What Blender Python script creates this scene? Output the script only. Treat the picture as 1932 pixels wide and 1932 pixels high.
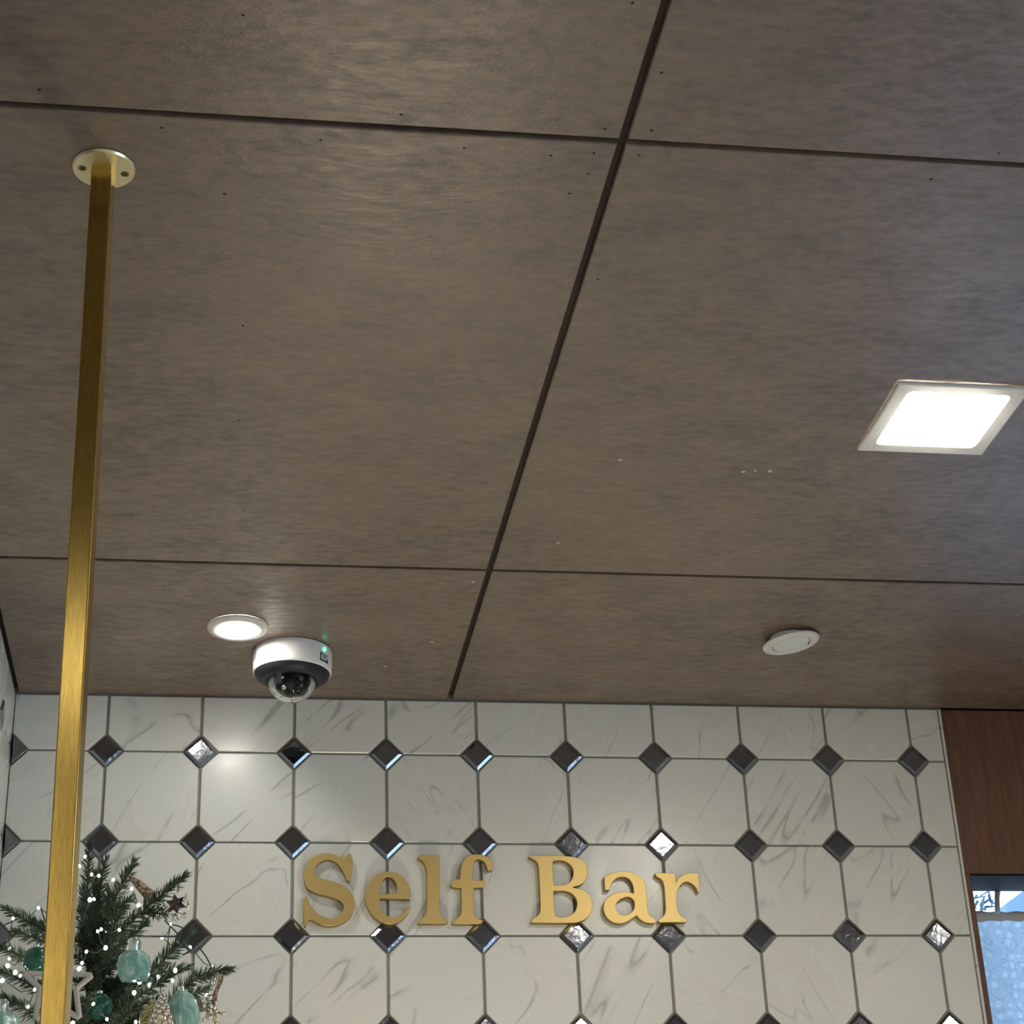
import bpy, bmesh, math, random
from mathutils import Vector, Matrix, Euler
from math import sin, cos, pi, radians as rad
rnd = random.Random(7)
SC = bpy.context.scene
COL = SC.collection
for o in list(bpy.data.objects): bpy.data.objects.remove(o)

# ------------------------------------------------------------------ camera
Z0 = 2.6033                     # height of the first row of wall mirrors
CEIL = 2.7
CAM = Vector((0.1885, -2.9575, Z0 - 1.0756))
FPX = 3604.3
yaw, pit, rol = 0.1633, 0.4717, -0.0432
fw = Vector((sin(yaw)*cos(pit), cos(yaw)*cos(pit), sin(pit)))
r0 = Vector((cos(yaw), -sin(yaw), 0)); u0 = r0.cross(fw)
rt = cos(rol)*r0 + sin(rol)*u0
up = -sin(rol)*r0 + cos(rol)*u0
cd = bpy.data.cameras.new('camera'); cam = bpy.data.objects.new('camera', cd); COL.objects.link(cam)
cam.matrix_world = Matrix(((rt.x, up.x, -fw.x, CAM.x), (rt.y, up.y, -fw.y, CAM.y), (rt.z, up.z, -fw.z, CAM.z), (0, 0, 0, 1)))
cd.sensor_width = 36; cd.lens = FPX/1932*36; cd.clip_start = 0.05; cd.clip_end = 200
SC.camera = cam
SC.view_settings.view_transform = 'Standard'; SC.view_settings.look = 'None'
SC.view_settings.gamma = 1; SC.view_settings.use_curve_mapping = False
SC.view_settings.exposure = 0.42

# ------------------------------------------------------------------ world: overcast daylight outside
W = bpy.data.worlds.new('daylight'); SC.world = W; W.use_nodes = True
bg = W.node_tree.nodes['Background']; bg.inputs[0].default_value = (0.54, 0.74, 1.0, 1); bg.inputs[1].default_value = 3.8

LAMP_SQ, LAMP_RD, LAMP_TABLE = 82.0, 60.0, 200.0      # radiance of the lit diffusers and the added table-lamp bulbs
WARM = (1.0, 0.93, 0.80, 1)

# ------------------------------------------------------------------ helpers
def at(px, py, Y):
    """point on the plane y=Y seen at a pixel of the photograph"""
    d = fw + rt*((px-966)/FPX) - up*((py-966)/FPX)
    return CAM + d*((Y-CAM.y)/d.y)
def atz(px, py, Z=CEIL):
    d = fw + rt*((px-966)/FPX) - up*((py-966)/FPX)
    return CAM + d*((Z-CAM.z)/d.z)

def mat(name, color=(.8, .8, .8), rough=.5, metal=0., spec=.5, emit=None, es=0., trans=0.):
    m = bpy.data.materials.new(name); m.use_nodes = True
    b = m.node_tree.nodes['Principled BSDF']
    b.inputs['Base Color'].default_value = (*color[:3], 1); b.inputs['Roughness'].default_value = rough
    b.inputs['Metallic'].default_value = metal; b.inputs['Specular IOR Level'].default_value = spec
    b.inputs['Transmission Weight'].default_value = trans
    if emit: b.inputs['Emission Color'].default_value = (*emit[:3], 1); b.inputs['Emission Strength'].default_value = es
    return m
class NT:
    def __init__(s, m): s.t = m.node_tree; s.b = s.t.nodes['Principled BSDF']
    def n(s, ty, **kw):
        x = s.t.nodes.new(ty)
        for k, v in kw.items():
            if k.startswith('i_'):
                x.inputs[k[2:].replace('_', ' ')].default_value = v
            else: setattr(x, k, v)
        return x
    def l(s, a, b): s.t.links.new(a, b)
    def math(s, op, a, b=None, clamp=False):
        x = s.t.nodes.new('ShaderNodeMath'); x.operation = op; x.use_clamp = clamp
        for i, v in enumerate((a, b)):
            if v is None: continue
            if isinstance(v, (int, float)): x.inputs[i].default_value = v
            else: s.l(v, x.inputs[i])
        return x.outputs[0]
    def ramp(s, fac, stops):
        x = s.t.nodes.new('ShaderNodeValToRGB'); s.l(fac, x.inputs[0]); e = x.color_ramp.elements
        while len(e) < len(stops): e.new(0.5)
        for k, (p, c) in zip(e, stops): k.position = p; k.color = (*c[:3], 1) if len(c) > 1 else (c[0],)*3+(1,)
        return x.outputs[0]
    def mix(s, fac, a, b, blend='MIX'):
        x = s.t.nodes.new('ShaderNodeMix'); x.data_type = 'RGBA'; x.blend_type = blend
        for i, v in ((0, fac), (6, a), (7, b)):
            if isinstance(v, (int, float)): x.inputs[i].default_value = v
            elif isinstance(v, tuple): x.inputs[i].default_value = (*v[:3], 1)
            else: s.l(v, x.inputs[i])
        return x.outputs[2]
    def coords(s, scale=(1, 1, 1), rot=(0, 0, 0), obj=True, geo=False):
        if geo: src = s.n('ShaderNodeNewGeometry').outputs['Position']
        else: src = s.n('ShaderNodeTexCoord').outputs['Object' if obj else 'Generated']
        mp = s.n('ShaderNodeMapping'); mp.inputs['Scale'].default_value = scale; mp.inputs['Rotation'].default_value = rot
        s.l(src, mp.inputs['Vector']); return mp.outputs[0]
    def noise(s, vec, scale, detail=4, rough=.5, dist=0.):
        x = s.n('ShaderNodeTexNoise'); s.l(vec, x.inputs['Vector'])
        x.inputs['Scale'].default_value = scale; x.inputs['Detail'].default_value = detail
        x.inputs['Roughness'].default_value = rough; x.inputs['Distortion'].default_value = dist
        return x.outputs['Fac']
    def bump(s, h, strength, dist=.001):
        x = s.n('ShaderNodeBump'); x.inputs['Strength'].default_value = strength; x.inputs['Distance'].default_value = dist
        s.l(h, x.inputs['Height']); s.l(x.outputs[0], s.b.inputs['Normal'])

# ------------------------------------------------------------------ materials
# dark stained, satin varnished plywood of the ceiling
M_ceil = mat('stained_plywood', (.16, .10, .07), .38); t = NT(M_ceil)
c1 = t.coords((1, 5, 5), geo=True); c2 = t.coords((1, 1, 1), geo=True)
grain = t.noise(c1, 22, 7, .62, 0); mott = t.noise(t.coords((1, 1.9, 1), geo=True), 46, 5, .62, 0); blot = t.noise(c2, 2.3, 3, .5)
lowp = t.noise(t.coords((1, 1.7, 1), geo=True), 11, 4, .6); pat = t.math('ADD', t.math('MULTIPLY', mott, .62), t.math('MULTIPLY', lowp, .38))
fine = t.noise(t.coords((1, 14, 14), geo=True), 60, 3, .6)
base = t.ramp(grain, [(.25, (.185, .128, .091)), (.75, (.235, .168, .122))])
base = t.mix(t.ramp(pat, [(.40, (0,)), (.62, (.95,))]), base, (.098, .071, .051))
base = t.mix(t.ramp(blot, [(.35, (0,)), (.7, (.45,))]), base, (.25, .18, .135))
t.l(base, t.b.inputs['Base Color'])
t.l(t.ramp(pat, [(.38, (.28,)), (.64, (.45,))]), t.b.inputs['Roughness'])
hh = t.math('ADD', mott, t.math('MULTIPLY', t.math('ADD', grain, fine), .16))
t.bump(hh, .26, .004); t.b.inputs['Specular IOR Level'].default_value = .85
M_back = mat('dark_backing', (.045, .028, .02), .7)
M_side = M_back

# brown wall panelling beside the tiles
M_wood = mat('brown_veneer', (.12, .06, .035), .45); t = NT(M_wood)
g = t.noise(t.coords((9, 9, 1), geo=True), 14, 6, .6, .3); g2 = t.noise(t.coords((30, 30, 2), geo=True), 20, 3, .6)
cc = t.ramp(g, [(.3, (.085, .036, .020)), (.7, (.185, .085, .048))])
t.l(t.mix(t.math('MULTIPLY', g2, .35), cc, (.25, .13, .08)), t.b.inputs['Base Color']); t.bump(g2, .15, .002)

# marble-print ceramic
M_tile = mat('marble_tile', (.7, .7, .66), .24); t = NT(M_tile)
tc = t.n('ShaderNodeTexCoord').outputs['Object']; oi = t.n('ShaderNodeObjectInfo')
sep = t.n('ShaderNodeSeparateXYZ'); t.l(tc, sep.inputs[0])
flip = t.math('SUBTRACT', t.math('MULTIPLY', t.math('LESS_THAN', oi.outputs['Random'], .84), 2.0), 1.0)
cmb = t.n('ShaderNodeCombineXYZ'); t.l(t.math('MULTIPLY', sep.outputs[0], flip), cmb.inputs[0]); t.l(sep.outputs[2], cmb.inputs[1])
t.l(t.math('MULTIPLY', oi.outputs['Random'], 37.0), cmb.inputs[2])
mp = t.n('ShaderNodeMapping'); mp.inputs['Rotation'].default_value = (0, 0, rad(-56)); mp.inputs['Scale'].default_value = (1, 1, 1); t.l(cmb.outputs[0], mp.inputs[0])
mp2 = t.n('ShaderNodeMapping'); mp2.inputs['Scale'].default_value = (2.0, 6.4, 1); t.l(mp.outputs[0], mp2.inputs[0])
n1 = t.noise(mp2.outputs[0], 1.0, 3, .42, .9)
line = t.math('ABSOLUTE', t.math('SUBTRACT', n1, .5))
v1 = t.ramp(line, [(0.0, (1.,)), (.004, (.4,)), (.012, (0.,))])
mk = t.ramp(t.noise(cmb.outputs[0], 17, 2, .5), [(.40, (0.,)), (.56, (1.,))])
n3 = t.noise(cmb.outputs[0], 6, 4, .6, .6)
cloud = t.mix(t.ramp(n3, [(.35, (0,)), (.75, (1,))]), (.745, .740, .670), (.715, .738, .690))
veins = t.math('MULTIPLY', t.math('MULTIPLY', v1, mk), .7)
t.l(t.mix(veins, cloud, (.30, .315, .30)), t.b.inputs['Base Color'])
t.l(t.ramp(n3, [(.3, (.24,)), (.7, (.32,))]), t.b.inputs['Roughness'])
M_grout = mat('grey_grout', (.30, .295, .27), .85)
t = NT(M_grout); t.bump(t.noise(t.coords(geo=True), 300, 3), .3, .001)

# bevelled mirror dots
M_mir = mat('mirror_dot', (.26, .28, .315), .11, 1.0); t = NT(M_mir)
ob = t.coords(); oi = t.n('ShaderNodeObjectInfo'); va = t.n('ShaderNodeVectorMath', operation='ADD')
t.l(ob, va.inputs[0]); t.l(oi.outputs['Location'], va.inputs[1])
t.bump(t.noise(va.outputs[0], 75, 2, .45, 1.0), .12, .002)
# brushed brass
M_brass = mat('brushed_brass', (.86, .60, .17), .22, 1.0); t = NT(M_brass)
br = t.noise(t.coords((160, 160, 1.2)), 30, 5, .65); sc = t.noise(t.coords((140, 140, 5)), 12, 4, .6)
t.l(t.mix(t.ramp(sc, [(.3, (0,)), (.62, (1,))]), (.42, .29, .07), (.68, .48, .13)), t.b.inputs['Base Color'])
t.l(t.ramp(br, [(.3, (.19,)), (.7, (.25,))]), t.b.inputs['Roughness']); t.bump(br, .03, .001)
M_brass2 = mat('polished_brass', (.96, .85, .54), .32, .85)
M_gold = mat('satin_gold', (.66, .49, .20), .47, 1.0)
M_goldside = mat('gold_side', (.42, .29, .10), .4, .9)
M_white = mat('white_plastic', (.84, .83, .80), .38)
M_frame = mat('lamp_frame_white', (.66, .65, .61), .5)
M_rim = mat('black_plastic', (.012, .014, .020), .42, spec=.35)
M_dark = mat('camera_black', (.012, .013, .02), .22)
M_grey = mat('gimbal_grey', (.32, .34, .36), .35)
M_lens = mat('lens_glass', (.004, .004, .008), .03)
M_chrome = mat('chrome', (.8, .8, .82), .12, 1.0)
M_ledg = mat('green_led', (.05, .8, .5), .3, emit=(.06, 1.0, .55), es=3.0)
M_sq = mat('square_diffuser', (1, 1, 1), .5, emit=WARM, es=LAMP_SQ)
M_rd = mat('round_diffuser', (1, 1, 1), .5, emit=(1, .96, .88), es=LAMP_RD)
M_off = mat('unlit_diffuser', (.70, .73, .70), .42)
M_lab = mat('grey_label', (.34, .35, .38), .5)
M_ink = mat('black_ink', (.03, .03, .04), .5)
M_fleck = mat('filler_fleck', (.62, .50, .44), .6)
M_hole = mat('nail_hole_dark', (.018, .012, .009), .8)

# clear smoked dome
M_dome = bpy.data.materials.new('clear_dome'); M_dome.use_nodes = True; nt = M_dome.node_tree
nt.nodes.remove(nt.nodes['Principled BSDF'])
tr = nt.nodes.new('ShaderNodeBsdfTransparent'); tr.inputs[0].default_value = (.88, .89, .88, 1)
gl = nt.nodes.new('ShaderNodeBsdfGlossy'); gl.inputs['Roughness'].default_value = .04
lw = nt.nodes.new('ShaderNodeLayerWeight'); lw.inputs[0].default_value = .22
mx = nt.nodes.new('ShaderNodeMixShader'); nt.links.new(lw.outputs['Fresnel'], mx.inputs[0])
nt.links.new(tr.outputs[0], mx.inputs[1]); nt.links.new(gl.outputs[0], mx.inputs[2]); nt.links.new(mx.outputs[0], nt.nodes['Material Output'].inputs[0])
# window glass
M_glass = bpy.data.materials.new('window_glass'); M_glass.use_nodes = True; nt = M_glass.node_tree
nt.nodes.remove(nt.nodes['Principled BSDF'])
tr = nt.nodes.new('ShaderNodeBsdfTransparent'); tr.inputs[0].default_value = (.95, .97, .98, 1)
gl = nt.nodes.new('ShaderNodeBsdfGlossy'); gl.inputs['Roughness'].default_value = .02
lw = nt.nodes.new('ShaderNodeLayerWeight'); lw.inputs[0].default_value = .15
mx = nt.nodes.new('ShaderNodeMixShader'); nt.links.new(lw.outputs['Fresnel'], mx.inputs[0])
nt.links.new(tr.outputs[0], mx.inputs[1]); nt.links.new(gl.outputs[0], mx.inputs[2]); nt.links.new(mx.outputs[0], nt.nodes['Material Output'].inputs[0])
# lace: translucent cloth, thicker where the motifs are
M_lace = bpy.data.materials.new('lace'); M_lace.use_nodes = True; nt = M_lace.node_tree; t = NT.__new__(NT); t.t = nt; t.b = nt.nodes['Principled BSDF']
cc = t.coords((1, 1, 1)); vo = t.n('ShaderNodeTexVoronoi'); vo.feature = 'F1'; vo.inputs['Scale'].default_value = 58; vo.inputs['Randomness'].default_value = .45; t.l(cc, vo.inputs['Vector'])
nz = t.noise(cc, 34, 4, .6, 1.2)
circ = t.ramp(vo.outputs['Distance'], [(.30, (1,)), (.36, (.0,)), (.40, (.65,)), (.46, (.35,))])
leaf = t.ramp(t.math('ABSOLUTE', t.math('SUBTRACT', nz, .5)), [(0, (0,)), (.035, (1,))])
dens = t.math('MULTIPLY', t.math('ADD', t.math('MULTIPLY', circ, .65), t.math('MULTIPLY', leaf, .35)), 1.0, True)
nt.nodes.remove(t.b)
tl = t.n('ShaderNodeBsdfTranslucent'); df = t.n('ShaderNodeBsdfDiffuse'); tp = t.n('ShaderNodeBsdfTransparent')
colr = t.mix(dens, (.15, .20, .25), (.33, .38, .42)); t.l(colr, tl.inputs[0]); t.l(colr, df.inputs[0])
m1 = t.n('ShaderNodeMixShader'); m1.inputs[0].default_value = .35; t.l(tl.outputs[0], m1.inputs[1]); t.l(df.outputs[0], m1.inputs[2])
m2 = t.n('ShaderNodeMixShader'); t.l(t.math('ADD', t.math('MULTIPLY', dens, .07), .9), m2.inputs[0]); t.l(tp.outputs[0], m2.inputs[1]); t.l(m1.outputs[0], m2.inputs[2])
t.l(m2.outputs[0], nt.nodes['Material Output'].inputs[0])
M_band = mat('curtain_heading', (.55, .55, .53), .8)
M_bracket = mat('grey_bracket', (.62, .62, .64), .5)
M_wall = mat('plain_wall', (.74, .71, .66), .8)
M_wallb = mat('dark_wall', (.14, .11, .09), .8)
M_floor = mat('floor_tile', (.74, .71, .66), .45)
M_counter = mat('counter_stone', (.80, .78, .74), .3)
M_roof = mat('outside_roof', (.10, .15, .23), .8)
M_bark_o = mat('outside_bark', (.05, .07, .10), .9)
# fir tree
M_needle = mat('fir_needle', (.05, .09, .045), .45); t = NT(M_needle)
nn = t.noise(t.coords((1, 1, 1), geo=True), 55, 3)
t.l(t.mix(t.ramp(nn, [(.35, (0,)), (.7, (1,))]), (.036, .075, .045), (.115, .165, .095)), t.b.inputs['Base Color'])
M_twig = mat('twig_bark', (.10, .065, .035), .8)
M_wire = mat('wire_green', (.05, .065, .05), .5)
M_bulb = mat('bulb_cool_white', (1, 1, 1), .3, emit=(.93, .97, 1.0), es=9.0)
M_aqua = mat('aqua_glass', (.20, .48, .40), .16, trans=.12); t = NT(M_aqua)
an = t.noise(t.coords((1, 1, .5)), 90, 3, .6, .8); t.l(t.mix(t.ramp(an, [(.4, (0,)), (.65, (1,))]), (.22, .46, .39), (.56, .78, .69)), t.b.inputs['Base Color']); t.bump(an, .4, .003)
M_silver = mat('silver_cap', (.62, .72, .68), .2, .7)
M_dgreen = mat('dark_green_glass', (.02, .10, .07), .12)
M_glit = mat('gold_glitter', (.42, .34, .16), .5, .4); t = NT(M_glit)
an = t.noise(t.coords((1, 1, 1)), 420, 2, .8); t.l(t.mix(t.ramp(an, [(.45, (0,)), (.55, (1,))]), (.22, .17, .07), (.75, .66, .38)), t.b.inputs['Base Color']); t.bump(an, .6, .002)
M_goldm = mat('champagne_metal', (.86, .72, .48), .18, 1.0)
M_bead = mat('silver_bead', (.86, .80, .74), .14, 1.0)
M_rib = mat('brown_glitter_ribbon', (.20, .12, .07), .45, .3); t = NT(M_rib)
an = t.noise(t.coords((1, 1, 1)), 260, 3, .8); t.l(t.mix(t.ramp(an, [(.42, (0,)), (.6, (1,))]), (.10, .055, .03), (.52, .38, .26)), t.b.inputs['Base Color']); t.bump(an, .8, .003)
M_brown = mat('dark_brown_star', (.045, .020, .010), .35)
M_rope = mat('pale_rope', (.50, .46, .41), .75); t = NT(M_rope); t.bump(t.noise(t.coords((1, 1, 1)), 300, 3), .5, .002)
M_flk = mat('grey_brown_leaf', (.16, .14, .10), .6)

# ------------------------------------------------------------------ mesh builders
def link(name, me, m, parent=None, loc=None, rot=None):
    o = bpy.data.objects.new(name, me); COL.objects.link(o)
    if m is not None and me is not None and not me.materials: me.materials.append(m)
    if parent: o.parent = parent
    if loc is not None: o.location = loc
    if rot is not None: o.rotation_euler = rot
    return o
def mesh(vs, fs, smooth=False, sharp=40):
    me = bpy.data.meshes.new('m'); me.from_pydata([tuple(v) for v in vs], [], fs); me.update()
    if smooth:
        me.polygons.foreach_set('use_smooth', [True]*len(me.polygons)); me.set_sharp_from_angle(angle=rad(sharp))
    return me
class MB:
    def __init__(s): s.v = []; s.f = []
    def add(s, vs, fs):
        b = len(s.v); s.v += [tuple(v) for v in vs]; s.f += [tuple(i+b for i in f) for f in fs]; return s
    def box(s, a, b):
        x0, y0, z0 = a; x1, y1, z1 = b
        vs = [(x, y, z) for z in (z0, z1) for y in (y0, y1) for x in (x0, x1)]
        return s.add(vs, [(0, 2, 3, 1), (4, 5, 7, 6), (0, 1, 5, 4), (2, 6, 7, 3), (0, 4, 6, 2), (1, 3, 7, 5)])
    def lathe(s, prof, n=32, M=None, cap=True):
        vs = [Vector((r*cos(2*pi*k/n), r*sin(2*pi*k/n), z)) for r, z in prof for k in range(n)]
        if M is not None: vs = [M @ v for v in vs]
        fs = [(i*n+k, i*n+(k+1) % n, (i+1)*n+(k+1) % n, (i+1)*n+k) for i in range(len(prof)-1) for k in range(n)]
        if cap: fs += [tuple(range(n))[::-1], tuple((len(prof)-1)*n+k for k in range(n))]
        return s.add(vs, fs)
    def tube(s, pts, r, n=8, closed=False):
        pts = [Vector(p) for p in pts]; N = len(pts); rs = r if isinstance(r, (list, tuple)) else [r]*N
        vs = []; prev = None
        for i, p in enumerate(pts):
            a = pts[(i-1) % N] if (i or closed) else p; b = pts[(i+1) % N] if (i < N-1 or closed) else p
            d = (b-a).normalized() if (b-a).length > 1e-9 else Vector((0, 0, 1))
            if prev is None: q = d.orthogonal().normalized()
            else: q = (prev - d*prev.dot(d)); q = q.normalized() if q.length > 1e-6 else d.orthogonal().normalized()
            prev = q; w = d.cross(q)
            for k in range(n): vs.append(p + (q*cos(2*pi*k/n) + w*sin(2*pi*k/n))*rs[i])
        fs = [(i*n+k, i*n+(k+1) % n, ((i+1) % N)*n+(k+1) % n, ((i+1) % N)*n+k) for i in range(N if closed else N-1) for k in range(n)]
        if not closed: fs += [tuple(range(n))[::-1], tuple((N-1)*n+k for k in range(n))]
        return s.add(vs, fs)
    def sphere(s, c, r, n=12, m=8, sz=1.0):
        c = Vector(c); prof = [(max(r*sin(pi*i/m), 1e-5), -r*sz*cos(pi*i/m)) for i in range(m+1)]
        return s.lathe(prof, n, Matrix.Translation(c), cap=False)
    def me(s, smooth=False, sharp=40): return mesh(s.v, s.f, smooth, sharp)
def inset(poly, d):
    out = []; n = len(poly)
    for i in range(n):
        p0, p1, p2 = (Vector(poly[(i+k-1) % n]) for k in range(3))
        e1 = (p1-p0).normalized(); e2 = (p2-p1).normalized()
        n1 = Vector((-e1.y, e1.x)); n2 = Vector((-e2.y, e2.x)); b = (n1+n2)
        out.append(p1 + b*(d/max(.2, (1+n1.dot(n2)))))
    return out
def slab(poly, back, front, bevel, depth=None):
    """convex poly (ccw in x,z) facing -y: back ring, edge ring, bevelled face"""
    depth = bevel if depth is None else depth; n = len(poly); q = inset(poly, bevel)
    vs = [(p[0], back, p[1]) for p in poly] + [(p[0], front+depth, p[1]) for p in poly] + [(p[0], front, p[1]) for p in q]
    fs = [tuple(2*n+k for k in range(n))]
    for r in range(2): fs += [(r*n+k, r*n+(k+1) % n, (r+1)*n+(k+1) % n, (r+1)*n+k) for k in range(n)]
    return mesh(vs, fs)
def thing(name, label, cat, loc=(0, 0, 0), rot=(0, 0, 0), group=None):
    o = bpy.data.objects.new(name, None); COL.objects.link(o); o.location = loc; o.rotation_euler = rot
    o.empty_display_size = .05
    return tag(o, label, cat, group)
def tag(o, label, cat, group=None):
    o['label'] = label; o['category'] = cat
    if group: o['group'] = group
    return o
def struct(name, me, m, loc=None, rot=None):
    o = link(name, me, m, None, loc, rot); o['kind'] = 'structure'; return o

# ------------------------------------------------------------------ room shell
P = .15
XL, XR = -.148, 1.411                       # tiled wall ends
YL = -1.4885                                # left wall ends here, the room opens up behind it
wall_back = struct('wall_back', MB().box((XL-.1, .004, 0), (XR, .2, CEIL+.05)).me(), M_grout)
wall_left = struct('wall_left', MB().box((XL-.12, YL, 0), (XL-.004, .004, CEIL+.05)).me(), M_grout)
RX0, RX1, RY = -2.6, 3.3, -6.0
struct('floor', MB().box((RX0-.1, RY-.1, -.06), (RX1+.1, .2, 0)).me(), M_floor)
struct('wall_front', MB().box((RX0-.1, RY-.1, 0), (RX1+.1, RY, CEIL+.05)).me(), M_wall)
w2 = (-5.2, -2.5, .9, 2.3)
struct('wall_right', MB().box((RX1, RY, 0), (RX1+.1, w2[0], CEIL+.05)).box((RX1, w2[1], 0), (RX1+.1, .2, CEIL+.05)).box((RX1, w2[0], 0), (RX1+.1, w2[1], w2[2])).box((RX1, w2[0], w2[3]), (RX1+.1, w2[1], CEIL+.05)).me(), M_wall)
wn2 = bpy.data.objects.new('added_window', None); COL.objects.link(wn2); wn2['kind'] = 'structure'; wn2.location = (RX1+.05, w2[0], w2[2])  # unseen window added to throw bluish daylight onto the ceiling
f2 = MB(); L2, H2 = w2[1]-w2[0], w2[3]-w2[2]
for a, b in (((-.03, 0, 0), (.03, L2, .05)), ((-.03, 0, H2-.05), (.03, L2, H2)), ((-.03, 0, .05), (.03, .05, H2-.05)), ((-.03, L2-.05, .05), (.03, L2, H2-.05)), ((-.03, L2/2-.03, .05), (.03, L2/2+.03, H2-.05))): f2.box(a, b)
link('window_frame', f2.me(), M_frame, wn2)
for a, b in ((.05, L2/2-.03), (L2/2+.03, L2-.05)): link('pane', MB().box((-.002, a, .05), (.002, b, H2-.05)).me(), M_glass, wn2)
struct('wall_far_left', MB().box((RX0-.1, RY, 0), (RX0, YL, CEIL+.05)).me(), M_wallb)
struct('wall_niche', MB().box((RX0, YL, 0), (XL-.121, YL+.1, CEIL+.05)).me(), M_wallb)

# ceiling: dark backing with plywood panels below it, 9 mm joints
ceiling = struct('ceiling', MB().box((RX0-.1, RY-.1, CEIL+.011), (RX1+.1, .2, CEIL+.06)).me(), M_back)
G = .0043
xs = [RX0, -.70, .5565, 1.78, RX1]; ys = [0.0, -.5042, -1.4885, -2.473, -3.457, -4.44, RY]
def panel(x0, x1, y0, y1):
    # local frame: slab faces -y; turn so that it faces down
    me = slab([(-x1, y0), (-x0, y0), (-x0, y1), (-x1, y1)], .010, 0, .0012)
    for v in me.vertices: v.co = (-v.co.x, v.co.z, v.co.y)
    me.update(); return me
for j in range(len(ys)-1):
    for i in range(len(xs)-1):
        x0, x1, y1, y0 = xs[i]+G, xs[i+1]-G, ys[j]-G, ys[j+1]+G
        if j == 0: y1 = -.0015
        if i == 0 and j < 2: continue
        if i == 1 and j < 2: x0 = XL+.005
        if j == 0 and i == 3: pass
        link('ceiling_panel', panel(x0, x1, y0, y1), M_ceil, ceiling, (0, 0, CEIL), None)
def disc(r, h, n=7, jit=.25):
    rr = [r*(1+rnd.uniform(-jit, jit)) for _ in range(n)]
    v = [(rr[k]*cos(2*pi*k/n), rr[k]*sin(2*pi*k/n), 0) for k in range(n)] + [(rr[k]*.8*cos(2*pi*k/n), rr[k]*.8*sin(2*pi*k/n), -h) for k in range(n)]
    return mesh(v, [tuple(range(n)), tuple(range(2*n-1, n-1, -1))] + [(k, k+n, (k+1) % n+n, (k+1) % n) for k in range(n)])
for px, py in [(605, 264), (875, 280), (1040, 293), (1120, 289), (1206, 293), (1141, 243), (1229, 246), (1110, 328), (757, 216), (424, 366), (459, 614),
               (450, 793), (460, 963), (74, 169), (305, 241), (1128, 527), (1248, 137), (458, 28), (1884, 289), (1757, 338), (1075, 365), (20, 1162), (1193, 6)]:
    p = atz(px, py); link('nail_hole', disc(.0017, .0002), M_hole, ceiling, (p.x, p.y, CEIL-.0001))
for px, py in [(1170, 868), (1403, 890), (1425, 888), (1453, 889), (1053, 1024), (892, 1098), (815, 1211), (727, 1257)]:
    p = atz(px, py); link('filler_fleck', disc(.0030, .0004), M_fleck, ceiling, (p.x, p.y, CEIL-.0001))

# ------------------------------------------------------------------ wall tiles
GV, GH, CUT = .0024, .0017, .0285
def octo(w, h, bl, br, tr, tl):
    c = CUT; pts = []
    x0, x1, z0, z1 = GV, w-GV, GH, h-GH
    pts += [(c, z0), ] if bl else [(x0, z0)]
    pts += [(w-c, z0), (x1, c)] if br else [(x1, z0)]
    pts += [(x1, h-c), (w-c, z1)] if tr else [(x1, z1)]
    pts += [(c, z1), (x0, h-c)] if tl else [(x0, z1)]
    if bl: pts.append((x0, c))
    return slab(pts, .004, 0, .0011)
H0 = CEIL-Z0-.0005
WR = XR-.003-9*P
tile_me = {}
def tile_mesh(kind):
    if kind not in tile_me:
        tile_me[kind] = {'full': lambda: octo(P, P, 1, 1, 1, 1), 'top': lambda: octo(P, H0, 1, 1, 0, 0),
                         'right': lambda: octo(WR, P, 1, 0, 0, 1), 'topright': lambda: octo(WR, H0, 1, 0, 0, 0)}[kind]()
        tile_me[kind].materials.append(M_tile)
    return tile_me[kind]
ROWS = 9
for c in range(-1, 10):
    for r in range(0, ROWS):
        k = ('top' if r == 0 else '') + ('right' if c == 9 else '') or 'full'
        link('wall_tile', tile_mesh(k), M_tile, wall_back, (c*P, 0, Z0-r*P))
for c in range(0, 10):                       # left wall, seen almost edge on
    for r in range(0, ROWS):
        if c == 9:
            if 'lend' not in tile_me:
                tile_me['lend'] = octo(-YL-9*P, P, 0, 1, 1, 0); tile_me['lendtop'] = octo(-YL-9*P, H0, 0, 1, 0, 0)
                for q in ('lend', 'lendtop'): tile_me[q].materials.append(M_tile)
            me = tile_me['lendtop' if r == 0 else 'lend']; y = YL
        else: me = tile_mesh('top' if r == 0 else 'full'); y = -(c+1)*P
        link('wall_tile', me, M_tile, wall_left, (XL, y, Z0-r*P), (0, 0, pi/2))
D = .0262
dia = slab([(0, -D), (D, 0), (0, D), (-D, 0)], .004, -.0020, .0043, .0020); dia.materials.append(M_mir)
hdR = slab([(0, -D), (D, 0), (0, D)], .004, -.0012, .0020, .0012); hdR.materials.append(M_mir)
hdL = slab([(0, -D), (0, D), (-D, 0)], .004, -.0012, .0020, .0012); hdL.materials.append(M_mir)
def aim(c, r, L, k=1.0):
    p = Vector((c*P, 0, Z0-r*P)); n_ = ((CAM-p).normalized()+(Vector(L)-p).normalized()).normalized()
    return (k*math.degrees(-math.asin(n_.z)), k*math.degrees(math.atan2(n_.x, -n_.y)))
LQ = (1.064, -.984, CEIL); LQ2 = (2.05, -2.0, CEIL)
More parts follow.
